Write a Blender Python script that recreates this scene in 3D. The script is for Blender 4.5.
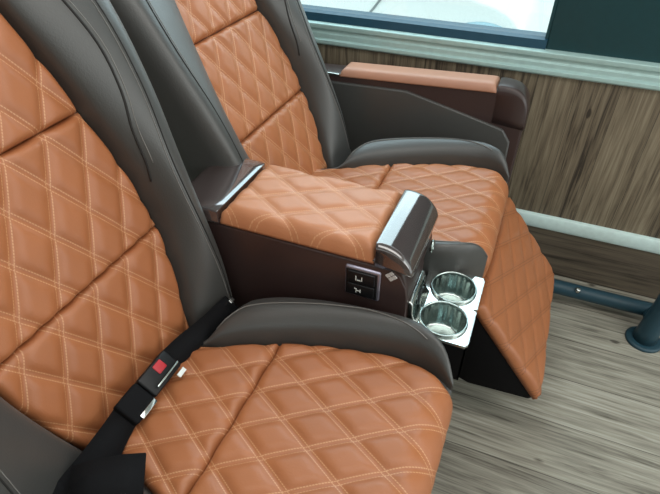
import bpy, bmesh, math, random
from mathutils import Vector, Matrix
random.seed(4)
scene = bpy.context.scene
for o in list(bpy.data.objects): bpy.data.objects.remove(o)
R = math.radians
# ------------------------------------------------------------------ camera
def make_camera():
    f, pitch, yaw, roll = 523.45, R(39.16), R(21.96), R(0.289)
    dh = Vector((-math.sin(yaw), math.cos(yaw), 0))
    F = math.cos(pitch) * dh - math.sin(pitch) * Vector((0, 0, 1))
    Rt = Vector((math.cos(yaw), math.sin(yaw), 0)); U = Rt.cross(F)
    R2 = math.cos(roll) * Rt + math.sin(roll) * U
    U2 = -math.sin(roll) * Rt + math.cos(roll) * U
    cd = bpy.data.cameras.new('camera'); co = bpy.data.objects.new('camera', cd)
    scene.collection.objects.link(co)
    M = Matrix((R2, U2, -F)).transposed().to_4x4(); M.translation = (0, 0, 1.25)
    co.matrix_world = M
    cd.sensor_fit = 'HORIZONTAL'; cd.sensor_width = 36; cd.lens = f / 660 * 36
    cd.clip_start = 0.02
    scene.camera = co
make_camera()
# ------------------------------------------------------------------ world and exposure
SKY_STRENGTH = 1.7
w = bpy.data.worlds.new('sky'); scene.world = w; w.use_nodes = True
wn = w.node_tree.nodes; wl = w.node_tree.links
bg = wn['Background']; bg.inputs['Strength'].default_value = SKY_STRENGTH
tc = wn.new('ShaderNodeTexCoord'); sp = wn.new('ShaderNodeSeparateXYZ')
rp = wn.new('ShaderNodeValToRGB')
wl.new(tc.outputs['Generated'], sp.inputs[0]); wl.new(sp.outputs['Z'], rp.inputs['Fac'])
rp.color_ramp.elements[0].position = 0.0; rp.color_ramp.elements[0].color = (0.92, 1.0, 0.99, 1)
rp.color_ramp.elements[1].position = 1.0; rp.color_ramp.elements[1].color = (0.80, 0.97, 0.97, 1)
wl.new(rp.outputs['Color'], bg.inputs['Color'])
def area(name, loc, target, sx, sy, power, col):
    l = bpy.data.lights.new(name, 'AREA'); l.shape = 'RECTANGLE'; l.size = sx; l.size_y = sy
    l.energy = power; l.color = col
    o = bpy.data.objects.new(name, l); scene.collection.objects.link(o)
    o.location = loc; o.rotation_euler = (Vector(target) - Vector(loc)).to_track_quat('-Z', 'Y').to_euler()
    return o
area('daylight_from_window', (-0.5, 1.75, 1.55), (-0.2, 0.4, 0.5), 1.6, 0.7, 16, (0.74, 0.90, 1.0))
area('daylight_from_front', (2.6, 0.2, 1.6), (0.0, 0.6, 0.4), 1.4, 1.0, 12, (1.0, 0.97, 0.92))
area('ceiling_lamps', (0.35, 0.45, 1.93), (0.35, 0.46, 0.0), 2.2, 0.5, 16, (1.0, 0.98, 0.94))
vs = scene.view_settings
vs.view_transform = 'Standard'; vs.look = 'None'; vs.gamma = 1.0; vs.use_curve_mapping = False
vs.exposure = 0.06

# ------------------------------------------------------------------ node helpers
class NT:
    def __init__(s, name):
        s.m = bpy.data.materials.new(name); s.m.use_nodes = True
        s.t = s.m.node_tree; s.n = s.t.nodes; s.l = s.t.links
        s.b = s.n['Principled BSDF']; s.out = s.n['Material Output']
    def new(s, t, **k):
        x = s.n.new(t)
        for a, v in k.items(): setattr(x, a, v)
        return x
    def setin(s, sock, v):
        if hasattr(v, 'is_output') or isinstance(v, bpy.types.NodeSocket): s.l.new(v, sock)
        else: sock.default_value = v
    def math(s, op, a, b=None, c=None):
        x = s.new('ShaderNodeMath', operation=op); s.setin(x.inputs[0], a)
        if b is not None: s.setin(x.inputs[1], b)
        if c is not None: s.setin(x.inputs[2], c)
        return x.outputs[0]
    def mix(s, f, a, b):
        x = s.new('ShaderNodeMix', data_type='RGBA')
        s.setin(x.inputs[0], f); s.setin(x.inputs[6], a); s.setin(x.inputs[7], b)
        return x.outputs[2]
    def noise(s, vec, scale, detail=3, rough=.5, dist=0):
        x = s.new('ShaderNodeTexNoise'); s.l.new(vec, x.inputs['Vector'])
        x.inputs['Scale'].default_value = scale; x.inputs['Detail'].default_value = detail
        x.inputs['Roughness'].default_value = rough; x.inputs['Distortion'].default_value = dist
        return x.outputs[0]
    def ramp(s, f, stops):
        x = s.new('ShaderNodeValToRGB'); s.l.new(f, x.inputs[0])
        e = x.color_ramp.elements
        while len(e) < len(stops): e.new(0.5)
        for i, (p, c) in enumerate(stops):
            e[i].position = p; e[i].color = c if len(c) == 4 else (*c, 1)
        return x.outputs[0]
    def mapping(s, vec, scale, loc=(0, 0, 0), rot=(0, 0, 0)):
        x = s.new('ShaderNodeMapping'); s.l.new(vec, x.inputs[0])
        x.inputs['Scale'].default_value = scale; x.inputs['Location'].default_value = loc; x.inputs['Rotation'].default_value = rot
        return x.outputs[0]
    def bump(s, h, strength, dist=.001):
        x = s.new('ShaderNodeBump'); s.l.new(h, x.inputs['Height'])
        x.inputs['Strength'].default_value = strength; x.inputs['Distance'].default_value = dist
        s.l.new(x.outputs[0], s.b.inputs['Normal'])
def simple(name, col, rough=.5, metal=0, bump=None, spec=.5, coat=0):
    t = NT(name); t.b.inputs['Roughness'].default_value = rough; t.b.inputs['Metallic'].default_value = metal
    t.b.inputs['Specular IOR Level'].default_value = spec
    if coat: t.b.inputs['Coat Weight'].default_value = coat; t.b.inputs['Coat Roughness'].default_value = .08
    oc = t.new('ShaderNodeTexCoord').outputs['Object']
    n = t.noise(oc, bump[0] if bump else 60, 3)
    c = t.mix(n, (*[v * .88 for v in col], 1), (*[min(1, v * 1.12) for v in col], 1))
    t.l.new(c, t.b.inputs['Base Color'])
    if bump: t.bump(n, bump[1], .0008)
    return t.m
def leather(name, col, stitch=None, A=.12, Bp=.073, a0=0., b0=0., rough=.46):
    """Leather; with `stitch` the seams of the diamond quilting carry two rows of thread (UV in metres)."""
    t = NT(name); uv = t.new('ShaderNodeTexCoord').outputs['UV']; oc = t.new('ShaderNodeTexCoord').outputs['Object']
    n1 = t.noise(oc, 9, 3); n2 = t.noise(oc, 260, 2)
    vo = t.new('ShaderNodeTexVoronoi'); t.l.new(oc, vo.inputs['Vector']); vo.inputs['Scale'].default_value = 420
    c = t.mix(n1, (*[v * .85 for v in col], 1), (*[v * 1.14 for v in col], 1))
    hgt = t.math('ADD', t.math('MULTIPLY', vo.outputs['Distance'], .5), n2)
    if stitch:
        s = t.new('ShaderNodeSeparateXYZ'); t.l.new(uv, s.inputs[0])
        a = t.math('DIVIDE', t.math('SUBTRACT', s.outputs[0], a0), A)
        b = t.math('DIVIDE', t.math('SUBTRACT', s.outputs[1], b0), Bp)
        g = 1 / math.sqrt(1 / A**2 + 1 / Bp**2)
        tot = None
        for op in ('ADD', 'SUBTRACT'):
            p = t.math(op, a, b); q = t.math('SUBTRACT' if op == 'ADD' else 'ADD', a, b)
            d = t.math('MULTIPLY', t.math('ABSOLUTE', t.math('SUBTRACT', t.math('FRACT', t.math('ADD', p, .5)), .5)), g)
            e = t.math('ABSOLUTE', t.math('SUBTRACT', d, .0034))
            line = t.math('SUBTRACT', 1, t.math('SMOOTH_MIN', t.math('DIVIDE', e, .0012), 1, .1))
            line = t.math('MAXIMUM', line, 0)
            dash = t.math('LESS_THAN', t.math('FRACT', t.math('MULTIPLY', q, 16)), .72)
            line = t.math('MULTIPLY', line, t.math('MULTIPLY_ADD', dash, .75, .25))
            tot = line if tot is None else t.math('MAXIMUM', tot, line)
        c = t.mix(t.math('MULTIPLY', tot, .8), c, (*stitch, 1))
        hgt = t.math('ADD', hgt, t.math('MULTIPLY', tot, .8))
    t.l.new(c, t.b.inputs['Base Color']); t.b.inputs['Roughness'].default_value = rough
    t.b.inputs['Specular IOR Level'].default_value = .5
    t.bump(hgt, .15, .0012)
    return t.m
def wood(name, stops, axis, plank=.14, sc=1.0, rough=.5, rot=(0, 0, 0)):
    """Wood plank vinyl, grain along `axis` (0 x, 2 z)."""
    t = NT(name); oc = t.new('ShaderNodeTexCoord').outputs['Object']
    oc = t.mapping(oc, (1, 1, 1), rot=rot)
    s = t.new('ShaderNodeSeparateXYZ'); t.l.new(oc, s.inputs[0])
    cross = {('x'): s.outputs[1], ('z'): s.outputs[0], ('h'): s.outputs[2]}[axis]
    along = s.outputs[2] if axis == 'z' else s.outputs[0]
    idx = t.math('FLOOR', t.math('DIVIDE', cross, plank))
    wn_ = t.new('ShaderNodeTexWhiteNoise', noise_dimensions='1D'); t.l.new(idx, wn_.inputs['W'])
    cb = t.new('ShaderNodeCombineXYZ')
    t.l.new(t.math('MULTIPLY', along, 1.7 * sc), cb.inputs[0])
    t.l.new(t.math('MULTIPLY', cross, 34 * sc), cb.inputs[1])
    t.l.new(t.math('MULTIPLY', wn_.outputs['Value'], 40), cb.inputs[2])
    n = t.noise(cb.outputs[0], 1.5, 6, .62, .9)
    cb2 = t.new('ShaderNodeCombineXYZ')
    t.l.new(t.math('MULTIPLY', along, 6 * sc), cb2.inputs[0]); t.l.new(t.math('MULTIPLY', cross, 190 * sc), cb2.inputs[1])
    n2 = t.noise(cb2.outputs[0], 1.0, 4, .6, .3)
    v = t.math('ADD', t.math('MULTIPLY', n, .72), t.math('MULTIPLY', n2, .28))
    v = t.math('ADD', v, t.math('MULTIPLY', t.math('SUBTRACT', wn_.outputs['Value'], .5), .10))
    # knots
    cbk = t.new('ShaderNodeCombineXYZ'); t.l.new(t.math('MULTIPLY', along, 3.2), cbk.inputs[0]); t.l.new(t.math('MULTIPLY', cross, 7.0), cbk.inputs[1])
    vk = t.new('ShaderNodeTexVoronoi'); t.l.new(cbk.outputs[0], vk.inputs['Vector']); vk.inputs['Scale'].default_value = 1.0
    k = t.math('MAXIMUM', t.math('SUBTRACT', 1, t.math('MULTIPLY', vk.outputs['Distance'], 17)), 0)
    v = t.math('SUBTRACT', v, t.math('MULTIPLY', k, .35))
    fr = t.math('FRACT', t.math('DIVIDE', cross, plank))
    edge = t.math('LESS_THAN', fr, .015)
    c = t.ramp(v, stops)
    c = t.mix(t.math('MULTIPLY', edge, .7), c, (stops[0][1][0] * .5, stops[0][1][1] * .5, stops[0][1][2] * .5, 1))
    t.l.new(c, t.b.inputs['Base Color']); t.b.inputs['Roughness'].default_value = rough
    t.bump(v, .25, .0015)
    return t.m

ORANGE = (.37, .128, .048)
STITCH = (.62, .34, .18)
CA, CB = .12, .0715          # quilt repeat on the cushion
M_q_cush = leather('orange_quilted_leather', ORANGE, STITCH, CA, CB, -.06, -.017)
M_q_back = leather('orange_quilted_leather_back', ORANGE, STITCH, .125, .074, .175, -.05)
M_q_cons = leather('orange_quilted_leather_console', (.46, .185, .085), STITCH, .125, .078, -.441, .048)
M_q_leg = leather('orange_quilted_leather_leg', ORANGE, (.10, .035, .015), .080, .15, 0, 0)
M_plain = leather('orange_plain_leather', (.40, .19, .12))
M_dark = leather('charcoal_leather', (.044, .042, .039), rough=.44)
M_dark.node_tree.nodes['Principled BSDF'].inputs['Specular IOR Level'].default_value = .75
M_dark.node_tree.nodes['Principled BSDF'].inputs['Sheen Weight'].default_value = .05
M_stitch = simple('grey_thread', (.16, .15, .14), .7)
M_seam = simple('dark_seam', (.012, .010, .009), .7)
M_brown = simple('brown_plastic', (.040, .023, .021), .34, bump=(500, .05))
M_gloss = simple('glossy_brown_plastic', (.050, .036, .034), .10, spec=1.0, coat=1.0)
M_chrome = simple('chrome', (.60, .62, .60), .12, 1)
M_steel = simple('brushed_steel', (.42, .48, .46), .24, 1)
M_black = simple('black_plastic', (.007, .007, .008), .42, spec=.3)
M_web = simple('black_webbing', (.006, .006, .007), .85, bump=(700, .4), spec=.15)
M_red = simple('red_button', (.45, .02, .03), .4)
M_white = simple('white_icon', (.75, .78, .75), .5)
M_silver = simple('silver_violet_bezel', (.36, .34, .42), .3, .8)
M_emb = simple('satin_silver', (.62, .60, .58), .5, .2)
M_pipe = simple('blue_grey_paint', (.014, .050, .072), .45)
M_sill = simple('pale_aluminium', (.40, .56, .54), .36, .25)
M_trim = simple('pale_trim', (.66, .82, .80), .35, .1)
M_rubber = simple('window_rubber', (.016, .065, .105), .4)
M_pillar = simple('dark_tinted_panel', (.010, .050, .058), .4)
M_cream = simple('cream_ceiling', (.55, .55, .52), .7)
M_base = simple('black_seat_base', (.006, .0055, .006), .85, spec=.12)
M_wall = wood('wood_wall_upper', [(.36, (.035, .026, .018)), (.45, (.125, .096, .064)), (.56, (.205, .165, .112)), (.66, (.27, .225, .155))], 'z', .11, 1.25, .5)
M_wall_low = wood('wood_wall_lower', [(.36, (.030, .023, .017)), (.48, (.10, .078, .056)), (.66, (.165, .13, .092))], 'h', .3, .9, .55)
M_floor = wood('wood_floor', [(.34, (.075, .065, .050)), (.45, (.24, .22, .18)), (.56, (.36, .335, .275)), (.68, (.50, .475, .41))], 'x', .16, 1.2, .5)

# ------------------------------------------------------------------ object helpers
def link(name, me, mat, parent=None, smooth=True):
    o = bpy.data.objects.new(name, me); scene.collection.objects.link(o)
    if mat: me.materials.append(mat)
    if smooth:
        for p in me.polygons: p.use_smooth = True
    if parent: o.parent = parent
    return o
def from_bm(name, bm, mat, parent=None, smooth=True, recalc=True):
    if recalc: bmesh.ops.recalc_face_normals(bm, faces=bm.faces)
    me = bpy.data.meshes.new(name); bm.to_mesh(me); bm.free()
    return link(name, me, mat, parent, smooth)
def tag(o, label, cat, group=None):
    o['label'] = label; o['category'] = cat
    if group: o['group'] = group
    return o
def thing(name, label, cat, loc=(0, 0, 0), group=None):
    o = bpy.data.objects.new(name, None); o.empty_display_size = .05
    scene.collection.objects.link(o); o.location = loc
    return tag(o, label, cat, group)
def struct(o): o['kind'] = 'structure'; return o
def bevel(o, wdt, seg=3, ang=35):
    m = o.modifiers.new('bevel', 'BEVEL'); m.width = wdt; m.segments = seg; m.limit_method = 'ANGLE'; m.angle_limit = R(ang)
    m.harden_normals = False
    return o
def box_bm(bm, a, b):
    vs_ = [bm.verts.new((x, y, z)) for x in (a[0], b[0]) for y in (a[1], b[1]) for z in (a[2], b[2])]
    for f in ((0, 1, 3, 2), (4, 6, 7, 5), (0, 4, 5, 1), (2, 3, 7, 6), (0, 2, 6, 4), (1, 5, 7, 3)): bm.faces.new([vs_[i] for i in f])
def box(name, a, b, mat, parent=None, bv=0, seg=3):
    bm = bmesh.new(); box_bm(bm, a, b); o = from_bm(name, bm, mat, parent, smooth=bv > 0)
    if bv: bevel(o, bv, seg)
    return o
def extrude_y(name, pts, y0, y1, mat, parent=None, bv=0, seg=3, ang=35):
    """XZ outline extruded along y."""
    bm = bmesh.new()
    A = [bm.verts.new((x, y0, z)) for x, z in pts]; B = [bm.verts.new((x, y1, z)) for x, z in pts]
    bm.faces.new(A); bm.faces.new(B[::-1]); n = len(pts)
    for i in range(n): bm.faces.new((A[i], B[i], B[(i + 1) % n], A[(i + 1) % n]))
    o = from_bm(name, bm, mat, parent, smooth=bv > 0)
    if bv: bevel(o, bv, seg, ang)
    return o
def extrude_x(name, pts, x0, x1, mat, parent=None, bv=0):
    bm = bmesh.new()
    A = [bm.verts.new((x0, y, z)) for y, z in pts]; B = [bm.verts.new((x1, y, z)) for y, z in pts]
    bm.faces.new(A); bm.faces.new(B[::-1]); n = len(pts)
    for i in range(n): bm.faces.new((A[i], B[i], B[(i + 1) % n], A[(i + 1) % n]))
    o = from_bm(name, bm, mat, parent, smooth=bv > 0)
    if bv: bevel(o, bv, 2)
    return o
def tube_bm(bm, pts, r, seg=10, closed=False):
    pts = [Vector(p) for p in pts]; n = len(pts); rings = []
    up = Vector((0, 0, 1))
    for i, p in enumerate(pts):
        a = pts[(i - 1) % n] if (closed or i > 0) else p; b = pts[(i + 1) % n] if (closed or i < n - 1) else p
        d = (b - a).normalized(); s = d.cross(up)
        if s.length < .05: s = d.cross(Vector((1, 0, 0)))
        s.normalize(); t = s.cross(d)
        rr = r[i] if isinstance(r, (list, tuple)) else r
        rings.append([bm.verts.new(p + rr * (math.cos(k * 2 * math.pi / seg) * s + math.sin(k * 2 * math.pi / seg) * t)) for k in range(seg)])
    for i in range(n if closed else n - 1):
        a, b = rings[i], rings[(i + 1) % n]
        for k in range(seg): bm.faces.new((a[k], a[(k + 1) % seg], b[(k + 1) % seg], b[k]))
    if not closed:
        bm.faces.new(rings[0]); bm.faces.new(rings[-1][::-1])
def tube(name, pts, r, mat, parent=None, seg=10, closed=False):
    bm = bmesh.new(); tube_bm(bm, pts, r, seg, closed); return from_bm(name, bm, mat, parent)
def lathe_bm(bm, prof, c, seg=48, cap=True):
    rings = [[bm.verts.new((c[0] + r * math.cos(2 * math.pi * k / seg), c[1] + r * math.sin(2 * math.pi * k / seg), c[2] + z)) for k in range(seg)] for r, z in prof]
    for a, b in zip(rings, rings[1:]):
        for k in range(seg): bm.faces.new((a[k], a[(k + 1) % seg], b[(k + 1) % seg], b[k]))
    if cap: bm.faces.new(rings[0]); bm.faces.new(rings[-1][::-1])
def interp(tab, x):
    """Smooth (Catmull-Rom style) interpolation of a table [(x, v), ...]."""
    if x <= tab[0][0]: return tab[0][1]
    if x >= tab[-1][0]: return tab[-1][1]
    for i in range(len(tab) - 1):
        if tab[i][0] <= x <= tab[i + 1][0]:
            x0, v0 = tab[i]; x1, v1 = tab[i + 1]; h = x1 - x0
            def sl(j):
                a = tab[max(j - 1, 0)]; b = tab[min(j + 1, len(tab) - 1)]
                return (b[1] - a[1]) / (b[0] - a[0]) if b[0] > a[0] else 0
            m0, m1 = sl(i), sl(i + 1); t = (x - x0) / h
            return (2*t**3 - 3*t**2 + 1) * v0 + (t**3 - 2*t**2 + t) * h * m0 + (-2*t**3 + 3*t**2) * v1 + (t**3 - t**2) * h * m1
def spline(pts, n):
    """Resample a 2D polyline smoothly (Catmull-Rom) into n points."""
    P = [Vector(p) for p in pts]; out = []
    for k in range(n):
        u = k / (n - 1) * (len(P) - 1); i = min(int(u), len(P) - 2); t = u - i
        p0 = P[max(i - 1, 0)]; p1 = P[i]; p2 = P[i + 1]; p3 = P[min(i + 2, len(P) - 1)]
        out.append(.5 * ((2 * p1) + (p2 - p0) * t + (2*p0 - 5*p1 + 4*p2 - p3) * t*t + (-p0 + 3*p1 - 3*p2 + p3) * t**3))
    return out
def quilt_h(a, b, A, Bp, a0, b0, h):
    g = 1 / math.sqrt(1 / A**2 + 1 / Bp**2); u = (a - a0) / A; v = (b - b0) / Bp
    d1 = abs((u + v + .5) % 1 - .5) * g; d2 = abs((u - v + .5) % 1 - .5) * g
    f = lambda d: 1 - (1 - min(d / .021, 1))**2.2
    return h * (f(d1) * f(d2) - .45)
def inlay(name, fmap, a0, a1, bl, br, mat, parent, step=.005, dome=.010, edge=.022, quilt=None, lift=.0, depth=.02, end_edges=(True, True), gather=0, fade=9):
    """Padded panel lying on the surface fmap(a, b) -> (point, normal); bl(a), br(a) bound it sideways."""
    na = max(4, int((a1 - a0) / step)); nb = max(4, int(max(br(a0 + (a1 - a0) * k / 8) - bl(a0 + (a1 - a0) * k / 8) for k in range(9)) / step))
    verts = []; faces = []; uvs = []
    def ease(e): 
        t = min(max(e / edge, 0), 1); return math.sqrt(max(0, 1 - (1 - t)**2))
    for i in range(na + 1):
        a = a0 + (a1 - a0) * i / na; L, Rr = bl(a), br(a)
        for j in range(nb + 1):
            b = L + (Rr - L) * j / nb
            e = min(b - L, Rr - b)
            if end_edges[0]: e = min(e, a - a0)
            if end_edges[1]: e = min(e, a1 - a)
            k = ease(e); off = lift + dome * k
            if quilt: off += quilt_h(a, b, *quilt) * min(1, k * 1.1) * (1 if a < fade else max(.15, 1 - (a - fade) / .05))
            if gather: off += gather * math.sin(b * 190 + 3 * math.sin(a * 31)) * max(0, 1 - e / .03) * k
            P, N = fmap(a, b); verts.append(P + N * off); uvs.append((a, b))
    W = nb + 1
    for i in range(na):
        for j in range(nb): faces.append((i * W + j, (i + 1) * W + j, (i + 1) * W + j + 1, i * W + j + 1))
    ring = [(0, j) for j in range(nb)] + [(i, nb) for i in range(na)] + [(na, j) for j in range(nb, 0, -1)] + [(i, 0) for i in range(na, 0, -1)]
    base = len(verts)
    for i, j in ring:
        a = a0 + (a1 - a0) * i / na; b = bl(a) + (br(a) - bl(a)) * j / nb
        P, N = fmap(a, b); verts.append(P + N * (lift - depth)); uvs.append((a, b))
    n = len(ring)
    for k in range(n):
        q = (k + 1) % n; i, j = ring[k]; i2, j2 = ring[q]
        faces.append((i * W + j, i2 * W + j2, base + q, base + k))
    faces.append(tuple(base + k for k in range(n)))
    me = bpy.data.meshes.new(name); me.from_pydata([tuple(v) for v in verts], [], faces)
    uvl = me.uv_layers.new(name='UVMap')
    for lp in me.loops: uvl.data[lp.index].uv = uvs[lp.vertex_index]
    bm = bmesh.new(); bm.from_mesh(me); bmesh.ops.recalc_face_normals(bm, faces=bm.faces); bm.to_mesh(me); bm.free()
    return link(name, me, mat, parent)
def loft(name, secs, mat, parent=None):
    """Closed loft through equal-length rings of points, capped at both ends."""
    bm = bmesh.new(); rings = [[bm.verts.new(p) for p in s] for s in secs]; n = len(rings[0])
    for a, b in zip(rings, rings[1:]):
        for k in range(n): bm.faces.new((a[k], a[(k + 1) % n], b[(k + 1) % n], b[k]))
    bm.faces.new(rings[0]); bm.faces.new(rings[-1][::-1])
    return from_bm(name, bm, mat, parent)

# ------------------------------------------------------------------ setting
YW = 1.584
struct(box('floor', (-2.6, -.9, -.04), (2.2, YW, 0), M_floor))
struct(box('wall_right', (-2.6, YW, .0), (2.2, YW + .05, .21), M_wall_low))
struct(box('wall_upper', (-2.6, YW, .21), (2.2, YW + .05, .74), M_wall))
struct(extrude_x('trim_1', [(YW + .01, .185), (YW - .010, .187), (YW - .014, .197), (YW - .014, .225), (YW - .010, .236), (YW + .01, .240)], -2.6, 2.2, M_trim, bv=.002))
struct(extrude_x('trim_2', [(YW + .03, .695), (YW - .010, .695), (YW - .016, .700), (YW - .016, .711), (YW - .008, .714), (YW - .008, .728), (YW - .004, .731), (YW - .004, .741), (YW - .012, .744), (YW - .012, .757), (YW - .004, .762), (YW + .03, .764)], -2.6, 2.2, M_sill, bv=.0015))
struct(box('ceiling', (-2.6, -1.0, 1.95), (2.2, YW + .05, 2.0), M_cream))
struct(box('wall_back', (-2.65, -1.0, 0), (-2.6, YW, 1.95), M_wall))
struct(box('wall_left', (-2.6, -1.0, 0), (2.2, -.95, 1.35), M_wall))
wf = struct(extrude_x('window_1', [(YW + .05, .755), (YW + .002, .755), (YW - .002, .762), (YW + .000, .786), (YW + .012, .792), (YW + .05, .792)], -2.6, .0, M_rubber))
box('window_seal', (-.008, YW + .002, .79), (.0, YW + .05, 1.7), M_pillar, wf)
gl = NT('window_glass'); gl.n.remove(gl.b)
tr = gl.new('ShaderNodeBsdfTransparent'); tr.inputs[0].default_value = (.93, .98, .98, 1)
gs = gl.new('ShaderNodeBsdfGlossy'); gs.inputs['Roughness'].default_value = .02
mx = gl.new('ShaderNodeMixShader'); mx.inputs[0].default_value = .06
gl.l.new(tr.outputs[0], mx.inputs[1]); gl.l.new(gs.outputs[0], mx.inputs[2]); gl.l.new(mx.outputs[0], gl.out.inputs[0])
box('glass', (-2.6, YW + .022, .785), (-.005, YW + .027, 1.7), gl.m, wf)
struct(box('window_2', (.0, YW + .004, .755), (2.2, YW + .05, 1.7), M_pillar, bv=.003))

# ------------------------------------------------------------------ seats
HW_C = [(-.54, .095), (-.46, .115), (-.36, .15), (-.27, .176), (-.18, .190), (-.09, .192), (-.04, .178), (-.01, .167), (.2, .163)]   # half width of the orange on the cushion
OW_C = [(-.54, .100), (-.475, .116), (-.452, .130), (-.430, .190), (-.40, .232), (-.28, .258), (-.14, .256), (-.09, .248), (-.05, .226), (-.025, .202), (-.006, .174)]
BH_C = [(-.54, .0), (-.48, .0), (-.452, .006), (-.43, .030), (-.40, .044), (-.34, .050), (-.20, .053), (-.10, .053), (-.05, .046), (-.025, .031), (-.006, .006)]
SL = .064 / .515
def cz(x): return .552 + SL * x
def cush_path():
    pts = []; x = -.535
    while x < -.050: pts.append((x, cz(x))); x += .01
    cx, czr, r = -.046, cz(-.046) - .042, .042
    for k in range(0, 13):
        a = R(83) - R(83 + 4) * k / 12
        pts.append((cx + r * math.cos(a), czr + r * math.sin(a)))
    lx, lz = pts[-1]
    for k in range(1, 9): pts.append((lx - .0018 * k, lz - .012 * k))
    return pts
CP = cush_path(); CL = [0]
for p, q in zip(CP, CP[1:]): CL.append(CL[-1] + math.hypot(q[0] - p[0], q[1] - p[1]))
X_OF = [-.535 + l for l in CL]                    # path coordinate, equal to x on the flat part
def path_at(a):
    i = 0
    while i < len(X_OF) - 2 and X_OF[i + 1] < a: i += 1
    t = (a - X_OF[i]) / (X_OF[i + 1] - X_OF[i])
    def nr(j):
        p = CP[max(j - 1, 0)]; q = CP[min(j + 1, len(CP) - 1)]; d = Vector((q[0] - p[0], 0, q[1] - p[1])).normalized()
        return Vector((-d.z, 0, d.x))
    p, q = CP[i], CP[i + 1]
    return Vector((p[0] + (q[0] - p[0]) * t, 0, p[1] + (q[1] - p[1]) * t)), (nr(i) * (1 - t) + nr(i + 1) * t).normalized()
def cush_map(a, b):
    P, N = path_at(a); P.y = b; return P, N
HW_B = [(-.08, .130), (-.01, .154), (.10, .185), (.20, .203), (.30, .200), (.40, .184), (.50, .165), (.60, .142), (.85, .12)]
RY_B = [(-.08, .225), (.0, .238), (.16, .240), (.30, .243), (.44, .255), (.57, .250), (.85, .20)]
OW_B = [(-.08, .262), (.05, .272), (.20, .278), (.30, .286), (.42, .298), (.55, .303), (.70, .29), (.80, .25), (.85, .21)]
RH_B = [(-.08, .030), (.0, .045), (.10, .062), (.25, .070), (.45, .068), (.60, .055), (.75, .02), (.85, -.02)]
def back_prof(s, kl=1.0):
    hw, ry, ow, rh = interp(HW_B, s), interp(RY_B, s), interp(OW_B, s), interp(RH_B, s)
    hw *= kl
    half = spline([(0, -.016), (hw * .6, -.015), (hw - .006, -.012), (hw + .002, -.004), (hw + .008, rh * .42), (hw + .008 + (ry - hw - .008) * .45, rh * .80), (ry, rh),
                   (ry + (ow - ry) * .55, rh * .93), (ow - .004, rh * .60), (ow, rh * .15), (ow, -.03), (ow - .012, -.075), (ow - .05, -.10), (0, -.105)], 66)
    return half
def cush_prof(x):
    hw, ow, bh = interp(HW_C, x), interp(OW_C, x), interp(BH_C, x)
    hw = min(hw, ow - .008); wd = ow - hw
    return spline([(0, -.016), (hw * .6, -.015), (hw - .004, -.012), (hw + .003, -.008), (hw + wd * .16, bh * .55 - .001), (hw + wd * .45, bh * .93), (hw + wd * .72, bh),
                   (ow - .004, bh * .72 - .004), (ow, -.012), (ow - .002, -.06), (ow - .012, -.10), (ow - .05, -.118), (0, -.12)], 60)
KL = .82
def lin(h, y):
    for p, q in zip(h, h[1:]):
        if p[0] <= y <= q[0] and q[0] > p[0]: return p[1] + (q[1] - p[1]) * (y - p[0]) / (q[0] - p[0])
    return max(h, key=lambda p: p[0])[1]
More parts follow.
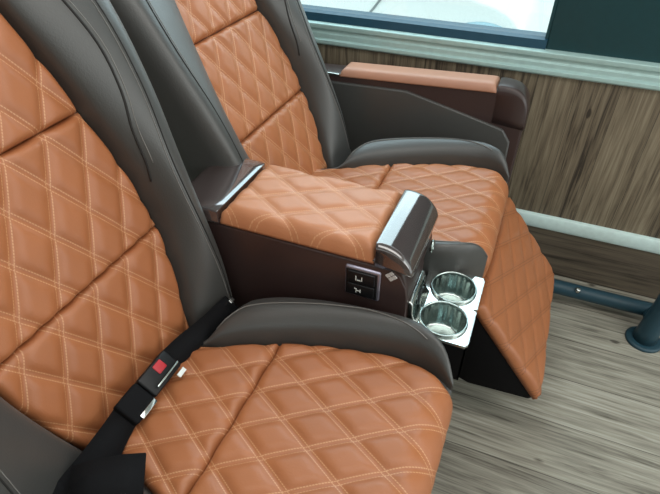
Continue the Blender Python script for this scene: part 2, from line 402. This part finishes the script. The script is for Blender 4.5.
def seat(yc, recline, label, leg_out, near):
    al = R(recline); n = Vector((math.cos(al), 0, math.sin(al))); up = Vector((-math.sin(al), 0, math.cos(al)))
    t = thing('coach_seat', label, 'seat', (-.25, yc, 0), 'quilted coach seats')
    O = Vector((-.25, 0, 0))
    # cushion body with side bolsters
    secs = []; xs = [-.535 + .0095 * k for k in range(52)] + [-.044, -.036, -.028, -.020, -.014, -.010, -.007]
    for x in xs:
        h = cush_prof(x); ring = [(x - O.x, y, cz(x) + z - (.016 * max(0, (x + .044) / .037)**2)) for y, z in h]
        secs.append(ring + [(p[0], -p[1], p[2]) for p in ring[-2:0:-1]])
    cu = loft('cushion', secs, M_dark, t)
    sh = lambda a, b: (lambda P, N: (P - O, N))(*cush_map(a, b))
    q = (CA, CB, -.06, -.017, .0075)
    hwc = lambda a: interp(HW_C, a)
    inlay('quilted_panel', sh, -.528, -.3156, lambda a: -hwc(a) + .001, lambda a: hwc(a) - .001, M_q_cush, cu, .0042 if near else .006, .012, .02, q, -.006, .02, (False, True))
    amax = X_OF[-1] - .002
    inlay('quilted_panel', sh, -.3144, amax, lambda a: -hwc(a) + .001, lambda a: hwc(a) - .001, M_q_cush, cu, .0042 if near else .006, .012, .02, q, -.006, .02, (True, False), gather=0 if near else .002, fade=-.045)
    # thread lines on the bolsters
    def on_cush(x, f):        # f: 0 inner seam .. 1 outer edge
        h = cush_prof(x); hw, ow = interp(HW_C, x), interp(OW_C, x); y = hw + (ow - hw) * f
        return (y, lin(h, y))
    for sg in (-1, 1):
        pts = []
        for k in range(40):
            x = -.44 + .375 * k / 39; f = .60 + .30 * (k / 39)**3 - (.50 * max(0, (k - 26) / 13)**1.4)
            p = on_cush(x, f); pts.append((x - O.x, sg * p[0], cz(x) + p[1] + .0010))
        tube('stitching', pts, .0012, M_stitch, cu, 6)
    # backrest body
    B0 = Vector((-.515, 0, .488))
    secs = []; ss = [-.08 + .0155 * k for k in range(56)] + [.80, .82, .835, .845]
    for s in ss:
        k = max(0, (s - .72) / .125); shrink = math.sqrt(max(0, 1 - k**2.4)) if k < 1 else .0
        shrink = .25 + .75 * shrink
        ring = []
        for sg, kl in ((1, 1.0), (-1, KL)):
            part = []
            for y, d in back_prof(s, kl):
                d = -.04 + (d + .04) * shrink
                P = B0 + up * s + n * d - O; part.append((P.x, sg * y, P.z))
            ring += part if sg > 0 else part[-2:0:-1]
        secs.append(ring)
    bk = loft('backrest', secs, M_dark, t)
    def bmap(a, b): return B0 + up * a - O + Vector((0, b, 0)) + n * 0, n
    qb = (.125, .074, .175, -.05, .0075)
    hb = lambda a: interp(HW_B, a)
    cuts = [(-.03, .1994), (.2006, .4294), (.4306, .70)]
    for c0, c1 in cuts:
        inlay('quilted_panel', bmap, c0, c1, lambda a: -hb(a) * KL + .001, lambda a: hb(a) - .001, M_q_back, bk, .0045 if near else .006, .012, .014, qb, -.006, .02, gather=0 if near else .003)
    def on_back(s, y):
        h = back_prof(s); m = max(range(len(h)), key=lambda i: h[i][1]); ow = interp(OW_B, s)
        return (y, lin(h, y))
    def back_line(name, tab, s0, s1, r, mat, sg, off=.0):
        pts = []
        for k in range(70):
            s = s0 + (s1 - s0) * k / 69; y, d = on_back(s, interp(tab, s)); P = B0 + up * s + n * (d + off) - O
            pts.append((P.x, sg * interp(tab, s), P.z))
        for _ in range(3): pts = [pts[0]] + [tuple((a + 2 * b + c) / 4 for a, b, c in zip(pts[i - 1], pts[i], pts[i + 1])) for i in range(1, len(pts) - 1)] + [pts[-1]]
        tube(name, pts, r, mat, bk, 6)
    for sg in (-1, 1):
        back_line('piping', [(.24, .209), (.27, .210), (.315, .212), (.38, .212), (.44, .221), (.51, .222), (.58, .206), (.7, .17)], .285, .70, .0022, M_seam, sg)
        back_line('stitching', [(.24, .214), (.27, .214), (.315, .218), (.38, .219), (.44, .228), (.51, .229), (.58, .213), (.7, .177)], .315, .70, .0010, M_stitch, sg)
        back_line('seam_line', [(-.06, .244), (.025, .246), (.16, .241), (.30, .241), (.44, .256), (.57, .252), (.7, .22)], -.02, .72, .0013, M_seam, sg, .0003)
        back_line('stitching', [(-.06, .238), (.025, .240), (.16, .235), (.30, .235), (.44, .250), (.57, .246), (.7, .214)], -.02, .72, .0008, M_stitch, sg, .0003)
    # base
    bm = bmesh.new(); box_bm(bm, (-.46 - O.x, -.235, .0), (-.09 - O.x, .235, .455))
    bevel(from_bm('seat_base', bm, M_base, t), .01)
    # leg rest
    if leg_out: top = Vector((-.002, 0, .405)); bot = Vector((.178, 0, .178)); hw, yo = .237, .042
    else: top = Vector((-.060, 0, .43)); bot = Vector((-.050, 0, .16)); hw, yo = .2, 0
    dn = (bot - top); ln = dn.length; dn.normalize(); nn = Vector((-dn.z, 0, dn.x))
    if nn.x < 0: nn = -nn
    if leg_out: outl = [(.000, .412), (.178, .178), (.168, .160), (.02, .150), (-.06, .18), (-.06, .405)]
    else: outl = [(-.060, .43), (-.050, .16), (-.10, .16), (-.10, .43)]
    lr = extrude_y('leg_rest', [(x - O.x, z) for x, z in outl], yo - hw, yo + hw, M_base, t, .006, 2, 25)
    def lmap(a, b): return top + dn * a - O + Vector((0, b + yo, 0)), nn
    inlay('quilted_panel', lmap, -.01, ln + .006, lambda a: -hw - .002, lambda a: hw + .002, M_q_leg, lr, .006, .014, .016, (.080, .15, 0, 0, .0045), .004, .012)
    return t
seat(.385, 18, 'nearest coach seat, orange quilted leather with charcoal bolsters, belt buckle lying on it', False, True)
seat(1.075, 26, 'coach seat beside the window wall, orange quilted leather with its leg rest raised', True, False)

# ------------------------------------------------------------------ console between the seats
Y1, Y2 = .663, .855
CX = Vector((-.35, .759, 0))
con = thing('console_armrest', 'brown console armrest between the two seats with quilted orange pad and cup holders', 'armrest', CX)
def C_(p): return (p[0] - CX.x, p[1] - CX.y, p[2])
def cpoly(pts): return [(x - CX.x, z) for x, z in pts]
body = extrude_y('console_body', cpoly([(-.61, .590), (-.61, .665), (-.60, .668), (-.50, .664), (-.185, .664), (-.150, .661), (-.132, .648), (-.123, .62), (-.119, .590)]), Y1 - CX.y, Y2 - CX.y, M_brown, con, .007, 3, 30)
extrude_y('console_pedestal', cpoly([(-.60, .0), (-.60, .652), (-.152, .652), (-.136, .641), (-.124, .616), (-.1186, .585), (-.1186, .36), (-.22, .30), (-.22, .0)]), Y1 - .0012 - CX.y, CX.y + .026 - CX.y, M_brown, con, .003, 2, 30)
def con_map(a, b): return Vector(C_((a, b + .759, .660))), Vector((0, 0, 1))
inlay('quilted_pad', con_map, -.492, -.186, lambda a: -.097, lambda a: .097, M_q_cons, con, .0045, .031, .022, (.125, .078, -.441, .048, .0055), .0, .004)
# front cap: glossy nose that rolls forward and down
def arc_cap(name, prof, y0, y1, mat, parent, rnd):
    """XZ profile (open, outer skin) swept along y with rounded shoulders, closed underneath."""
    secs = []
    cxm = sum(p[0] for p in prof) / len(prof); czm = min(p[1] for p in prof)
    ys = [0, .12, .3, .55, .8, 1.0]
    L = [(y0 + rnd * u, 1 - .14 * (1 - u)**2.4) for u in ys]; Rr = [(y1 - rnd * u, 1 - .14 * (1 - u)**2.4) for u in ys[::-1]]
    for y, k in L + Rr:
        secs.append([(cxm + (x - cxm) * (.4 + .6 * k), y, czm + (z - czm) * k) for x, z in prof])
    return loft(name, secs, mat, parent)
prof = [tuple(p) for p in spline([(-.1855, .655), (-.1855, .690), (-.1845, .697), (-.165, .697), (-.142, .689), (-.124, .672), (-.116, .658), (-.1145, .650)], 26)]
arc_cap('front_cap', cpoly(prof), Y1 - .003 - CX.y, Y2 + .003 - CX.y, M_gloss, con, .014)
prof = [tuple(p) for p in spline([(-.4925, .655), (-.4925, .682), (-.4945, .687), (-.52, .688), (-.57, .688), (-.60, .683), (-.615, .660)], 26)]
arc_cap('rear_trim', cpoly(prof), Y1 - .002 - CX.y, Y2 + .002 - CX.y, M_gloss, con, .03)
# switch panel on the near side
sw = box('switch_panel', C_((-.236, Y1 - .006, .573)), C_((-.170, Y1 + .004, .642)), M_silver, con, .004)
box('switch_face', C_((-.2335, Y1 - .0075, .5765)), C_((-.1745, Y1, .6375)), M_black, sw, .002)
for k, z0 in enumerate((.609, .580)):
    box('rocker_switch', C_((-.229, Y1 - .0105, z0)), C_((-.179, Y1 - .004, z0 + .026)), M_black, sw, .002)
    bm = bmesh.new(); cx0 = -.207
    ic = [((-.010, .005), (-.008, .020)), ((-.006, .005), (.004, .0075)), ((.006, .006), (.008, .019))] if k == 0 else [((-.008, .005), (-.006, .019)), ((-.006, .011), (.003, .0135)), ((.003, .006), (.005, .018)), ((-.012, .0165), (-.009, .019))]
    for (xa, za), (xb, zb) in ic: box_bm(bm, C_((cx0 + xa * .7, Y1 - .0112, z0 + .004 + za * .7)), C_((cx0 + xb * .7, Y1 - .0102, z0 + .004 + zb * .7)))
    from_bm('switch_icon', bm, M_white, sw, False)
# little diamond emblem
bm = bmesh.new(); ex, ez = -.152, .639
for dx, dz in ((0, .006), (0, -.006), (-.006, 0), (.006, 0)):
    pts = [(ex + dx + u * .0048, ez + dz + v * .0048) for u, v in ((0, 1), (1, 0), (0, -1), (-1, 0))]
    A_ = [bm.verts.new(C_((x, Y1 - .0030, z))) for x, z in pts]; B_ = [bm.verts.new(C_((x, Y1 + .002, z))) for x, z in pts]
    bm.faces.new(A_); bm.faces.new(B_[::-1])
    for i in range(4): bm.faces.new((A_[i], B_[i], B_[(i + 1) % 4], A_[(i + 1) % 4]))
from_bm('emblem', bm, M_emb, con, False)
# cup holder in front of the console
ZC = .532
bm = bmesh.new()
X0, X1, YA, YB = -.112, .000, .650, .842
cups = [(-.0545, .6995), (-.0545, .7910)]; RC = .0435; SEG = 48
YM = .5 * (YA + YB)
for (cx, cy), (ya, yb) in zip(cups, ((YA, YM), (YM, YB))):
    inner = []; outer = []
    for k in range(SEG):
        a = 2 * math.pi * k / SEG; dx, dy = math.cos(a), math.sin(a)
        inner.append(bm.verts.new(C_((cx + RC * dx, cy + RC * dy, ZC))))
        t_ = min(((X1 - cx) / dx if dx > 0 else (X0 - cx) / dx) if abs(dx) > 1e-6 else 9, ((yb - cy) / dy if dy > 0 else (ya - cy) / dy) if abs(dy) > 1e-6 else 9)
        outer.append(bm.verts.new(C_((cx + t_ * dx, cy + t_ * dy, ZC))))
    for k in range(SEG):
        q = (k + 1) % SEG; bm.faces.new((inner[k], inner[q], outer[q], outer[k]))
bmesh.ops.remove_doubles(bm, verts=bm.verts, dist=1e-5)
for f in bm.faces: f.normal_update()
top_o = from_bm('cup_holder', bm, M_chrome, con, False)
md = top_o.modifiers.new('thick', 'SOLIDIFY'); md.thickness = .006; md.offset = -1 if top_o.data.polygons[0].normal.z > 0 else 1
bm = bmesh.new()
for a, b in (((X0 + .002, YA + .002, .44), (X0 + .005, YB - .002, ZC - .006)), ((X1 - .005, YA + .002, .44), (X1 - .002, YB - .002, ZC - .006)),
             ((X0 + .002, YA + .002, .44), (X1 - .002, YA + .005, ZC - .006)), ((X0 + .002, YB - .005, .44), (X1 - .002, YB - .002, ZC - .006)), ((X0 + .002, YA + .002, .435), (X1 - .002, YB - .002, .44))):
    box_bm(bm, C_(a), C_(b))
from_bm('holder_box', bm, M_base, top_o, False)
for cx, cy in cups:
    bm = bmesh.new()
    prof_ = [(.001, -.052), (.034, -.052), (.0385, -.050), (.0400, -.045), (.0405, -.004), (.0408, .003), (.0420, .006), (.0445, .006), (.0455, .002), (.0450, -.002), (.0432, -.006), (.0415, -.05), (.038, -.056), (.001, -.056)]
    lathe_bm(bm, prof_, C_((cx, cy, ZC)), 96, True)
    bm.verts.ensure_lookup_table(); cc = Vector(C_((cx, cy, 0)))
    for ri in (3, 4):
        for k in range(96):
            v = bm.verts[ri * 96 + k]; m_ = 1 + .018 * math.cos(2 * math.pi * k / 96 * 16)
            v.co.x = cc.x + (v.co.x - cc.x) * m_; v.co.y = cc.y + (v.co.y - cc.y) * m_
    from_bm('cup_well', bm, M_steel, top_o)
# polished bracket joining holder and console, with its round eye
br = extrude_y('hinge_bracket', cpoly([(-.122, .50), (-.122, .578), (-.118, .584), (-.112, .582), (-.108, .574), (-.107, .555), (-.103, .542), (-.096, .5345), (-.096, .50)]), .668 - CX.y, .765 - CX.y, M_chrome, con, .004, 2)
bm = bmesh.new()
for cy in (.716,):
    ring = []
    for k in range(24):
        a = 2 * math.pi * k / 24; ring.append((cy + .022 * math.cos(a), .561 + .0125 * math.sin(a)))
    A_ = [bm.verts.new(C_((-.1060, y, z))) for y, z in ring]; B_ = [bm.verts.new(C_((-.112, y, z))) for y, z in ring]
    bm.faces.new(A_); bm.faces.new(B_[::-1])
    for i in range(24): bm.faces.new((A_[i], B_[i], B_[(i + 1) % 24], A_[(i + 1) % 24]))
from_bm('bracket_recess', bm, M_black, br, False)
tube('latch_ring', [C_((-.112, .812 + .0085 * math.cos(a * math.pi / 9), .606 + .0115 * math.sin(a * math.pi / 9))) for a in range(18)], .0034, M_steel, con, 8, True)

# ------------------------------------------------------------------ armrest on the wall side
ar = thing('side_armrest', 'dark brown armrest with orange leather pad along the window wall', 'armrest', (-.3, 1.46, 0))
AX = -.3
def apoly(pts): return [(x - AX, z) for x, z in pts]
nose = [tuple(p) for p in spline([(-.10, .690), (-.060, .695), (-.030, .688), (-.012, .668), (-.004, .635), (-.004, .58), (-.004, .48), (-.004, .40), (-.012, .30)], 26)]
extrude_y('armrest_shell', apoly([tuple(p) for p in spline([(-.78, .30), (-.78, .50), (-.76, .62), (-.70, .662)], 9)] + [(-.60, .668)] + nose), -.036, .040, M_brown, ar, .008, 3, 40)
extrude_y('side_padding', apoly([(-.74, .33), (-.73, .640), (-.34, .652), (-.18, .615), (-.055, .585), (-.030, .55), (-.024, .33)]), -.043, -.03, M_dark, ar, .006, 3)
def arm_map(a, b): return Vector((a - AX, b, .664 + (a + .6) * .048)), Vector((0, 0, 1))
inlay('armrest_pad', arm_map, -.545, -.094, lambda a: -.040, lambda a: .042, M_plain, ar, .006, .020, .022, None, .0, .004)
prof = [tuple(p) for p in spline([(-.0935, .600), (-.0935, .690), (-.090, .703), (-.062, .703), (-.034, .695), (-.013, .674), (-.002, .640), (.000, .59)], 24)]
arc_cap('end_cap', apoly(prof), -.0372, .0412, M_brown, ar, .012)
box('trim_strip', (-.70 - AX, -.0405, .664), (-.547 - AX, -.033, .670), M_chrome, ar, .002)

# ------------------------------------------------------------------ seat belt on the near seat
sb = thing('seat_belt', 'black seat belt buckle and webbing lying in the crease of the nearest seat', 'seat belt', (-.460, .394, .512))
SB = Vector((-.46, .40, .53))
def strip(name, pts, nrm, wv, wd, th, mat, parent):
    """Ribbon through pts; nrm surface normals, wv width directions."""
    secs = []
    for i, p in enumerate(pts):
        p = Vector(p) - SB; W_ = Vector(wv[i]).normalized(); N_ = Vector(nrm[i]).normalized(); h = wd[i] / 2
        secs.append([p - W_ * h - N_ * th / 2, p + W_ * h - N_ * th / 2, p + W_ * h + N_ * th / 2, p - W_ * h + N_ * th / 2])
    return loft(name, secs, mat, parent)
tilt = Vector((.62, 0, .78))     # surface in the crease faces up and forward
wdir = Vector((.78, 0, -.62))
def rib(name, ys, xs, zs, wd, th, mat, parent):
    N = 40; pts = []
    for k in range(N):
        u = k / (N - 1); pts.append(tuple(interp([(i / (len(ys) - 1), v[i]) for i in range(len(ys))], u) for v in (xs, ys, zs)))
    wds = [interp([(i / (len(wd) - 1), wd[i]) for i in range(len(wd))], k / (N - 1)) for k in range(N)]
    return strip(name, pts, [tilt] * N, [wdir] * N, wds, th, mat, parent)
rib('webbing', [.615, .55, .49, .435], [-.455, -.464, -.474, -.480], [.528, .526, .530, .534], [.036, .040, .042, .040], .003, M_web, sb)
rib('webbing', [.330, .29, .245, .205, .18], [-.474, -.470, -.464, -.460, -.458], [.540, .536, .533, .530, .528], [.042, .046, .056, .066, .072], .004, M_web, sb)
# folded free end lying on the cushion
pts = [(-.462, .195, .556), (-.430, .212, .568), (-.400, .233, .567), (-.376, .250, .560)]
strip('webbing_end', pts, [(0, 0, 1)] * 4, [(-.55, .83, 0)] * 4, [.062, .062, .061, .060], .004, M_web, sb)
def oriented_box(name, c, half, mat, parent, bv):
    bm = bmesh.new(); ax = (Vector((0, 1, 0)), wdir.normalized(), tilt.normalized()); v = []
    for i in (-1, 1):
        for j in (-1, 1):
            for k in (-1, 1): v.append(bm.verts.new(Vector(c) - SB + ax[0] * i * half[0] + ax[1] * j * half[1] + ax[2] * k * half[2]))
    for f in ((0, 1, 3, 2), (4, 6, 7, 5), (0, 4, 5, 1), (2, 3, 7, 6), (0, 2, 6, 4), (1, 5, 7, 3)): bm.faces.new([v[i] for i in f])
    return bevel(from_bm(name, bm, mat, parent), bv)
bkl = oriented_box('buckle', (-.471, .405, .546), (.036, .0205, .010), M_black, sb, .004)
oriented_box('release_button', (-.472, .412, .5560), (.010, .009, .0042), M_red, bkl, .002)
oriented_box('latch_slot', (-.4525, .408, .5515), (.028, .0016, .0030), M_steel, bkl, .0008)
sl_ = oriented_box('buckle_sleeve', (-.470, .343, .544), (.025, .023, .009), M_web, sb, .004)
oriented_box('metal_tongue', (-.4500, .347, .537), (.018, .0040, .005), M_chrome, sl_, .001)
oriented_box('care_tag', (-.444, .430, .534), (.009, .004, .0012), M_white, sb, .0005)
oriented_box('anchor_tip', (-.447, .604, .545), (.006, .004, .002), M_chrome, sb, .001)

# ------------------------------------------------------------------ frame of the seat ahead
fr = thing('steel_pipe_rail', 'blue-grey painted steel pipe frame with round foot on the wooden floor', 'frame', (.50, 1.37, 0))
FX = Vector((.50, 1.37, 0))
def F_(p): return tuple(Vector(p) - FX)
tube('rail_pipe', [F_((-.55 + .06 * k, 1.455, .055)) for k in range(26)], .0235, M_pipe, fr, 16)
tube('leg', [F_(p) for p in ((.500, 1.37, .0), (.502, 1.372, .05), (.508, 1.378, .12), (.515, 1.385, .22), (.525, 1.39, .42))], [.036, .0315, .030, .030, .030], M_pipe, fr, 20)
tube('cross_pipe', [F_(p) for p in ((.506, 1.375, .055), (.506, 1.455, .055))], .022, M_pipe, fr, 14)
bm = bmesh.new(); lathe_bm(bm, [(.0525, 0), (.0525, .006), (.048, .010), (.042, .011), (.001, .011)], (0, 0, 0), 32)
from_bm('foot_flange', bm, M_pipe, fr)
bm = bmesh.new(); lathe_bm(bm, [(.009, -.006), (.009, .004), (.005, .007), (.001, .007)], F_((.285, 1.437, .077)), 10)
from_bm('bolt', bm, M_chrome, fr)

# ------------------------------------------------------------------ outside the window
M_ground = simple('pale_concrete', (.72, .74, .73), .8)
M_car = simple('white_car_paint', (.86, .92, .93), .25, coat=.5)
M_lamp = simple('headlight_glass', (.45, .66, .78), .15)
M_carglass = simple('car_glass', (.30, .42, .46), .1)
struct(box('ground', (-14, 2.2, -1.15), (14, 40, -1.1), M_ground))

M_tyre = simple('tyre_rubber', (.02, .02, .02), .8)
VX = Vector((-2.6, 5.0, -1.1))
vn = thing('van', 'white van parked outside the window beyond the glass', 'van', VX)
def V_(x, z): return (x - VX.x, z - VX.z)
vo_ = [V_(*p) for p in [tuple(q) for q in spline([(-5.0, -.70), (-5.05, .0), (-5.0, .9), (-4.8, 1.15), (-3.2, 1.2), (-1.9, 1.15), (-1.45, .85), (-1.15, .42), (-.75, .30), (-.30, .16), (-.12, -.10), (-.08, -.45), (-.12, -.72)], 60)]]
extrude_y('van_body', vo_, -.85, .85, M_car, vn, .06, 4, 30)
for x in (-4.2, -.95):
    bm = bmesh.new(); ring = [(math.cos(2 * math.pi * k / 32), math.sin(2 * math.pi * k / 32)) for k in range(32)]
    A_ = [bm.verts.new((x - VX.x + .33 * a, -.87, .34 + .33 * b)) for a, b in ring]; B_ = [bm.verts.new((x - VX.x + .33 * a, .87, .34 + .33 * b)) for a, b in ring]
    bm.faces.new(A_); bm.faces.new(B_[::-1])
    for i in range(32): bm.faces.new((A_[i], B_[i], B_[(i + 1) % 32], A_[(i + 1) % 32]))
    bevel(from_bm('wheel', bm, M_tyre, vn), .03)
extrude_y('side_window', [V_(*p) for p in ((-2.9, .50), (-2.9, .98), (-2.0, .98), (-1.55, .50))], -.862, -.84, M_carglass, vn, .01)
extrude_y('headlight', [V_(*p) for p in [(-.46 + .24 * math.cos(a * math.pi / 12), -.02 + .13 * math.sin(a * math.pi / 12)) for a in range(24)]], -.875, -.78, M_lamp, vn, .02)
M_gap = simple('panel_gap', (.25, .28, .29), .6)
tube('panel_seam', [(x - VX.x, -.853, z - VX.z) for x, z in [tuple(p) for p in spline([(-1.62, -.55), (-1.55, -.3), (-1.44, -.05), (-1.30, .14), (-1.18, .30)], 20)]], .010, M_gap, vn, 6)
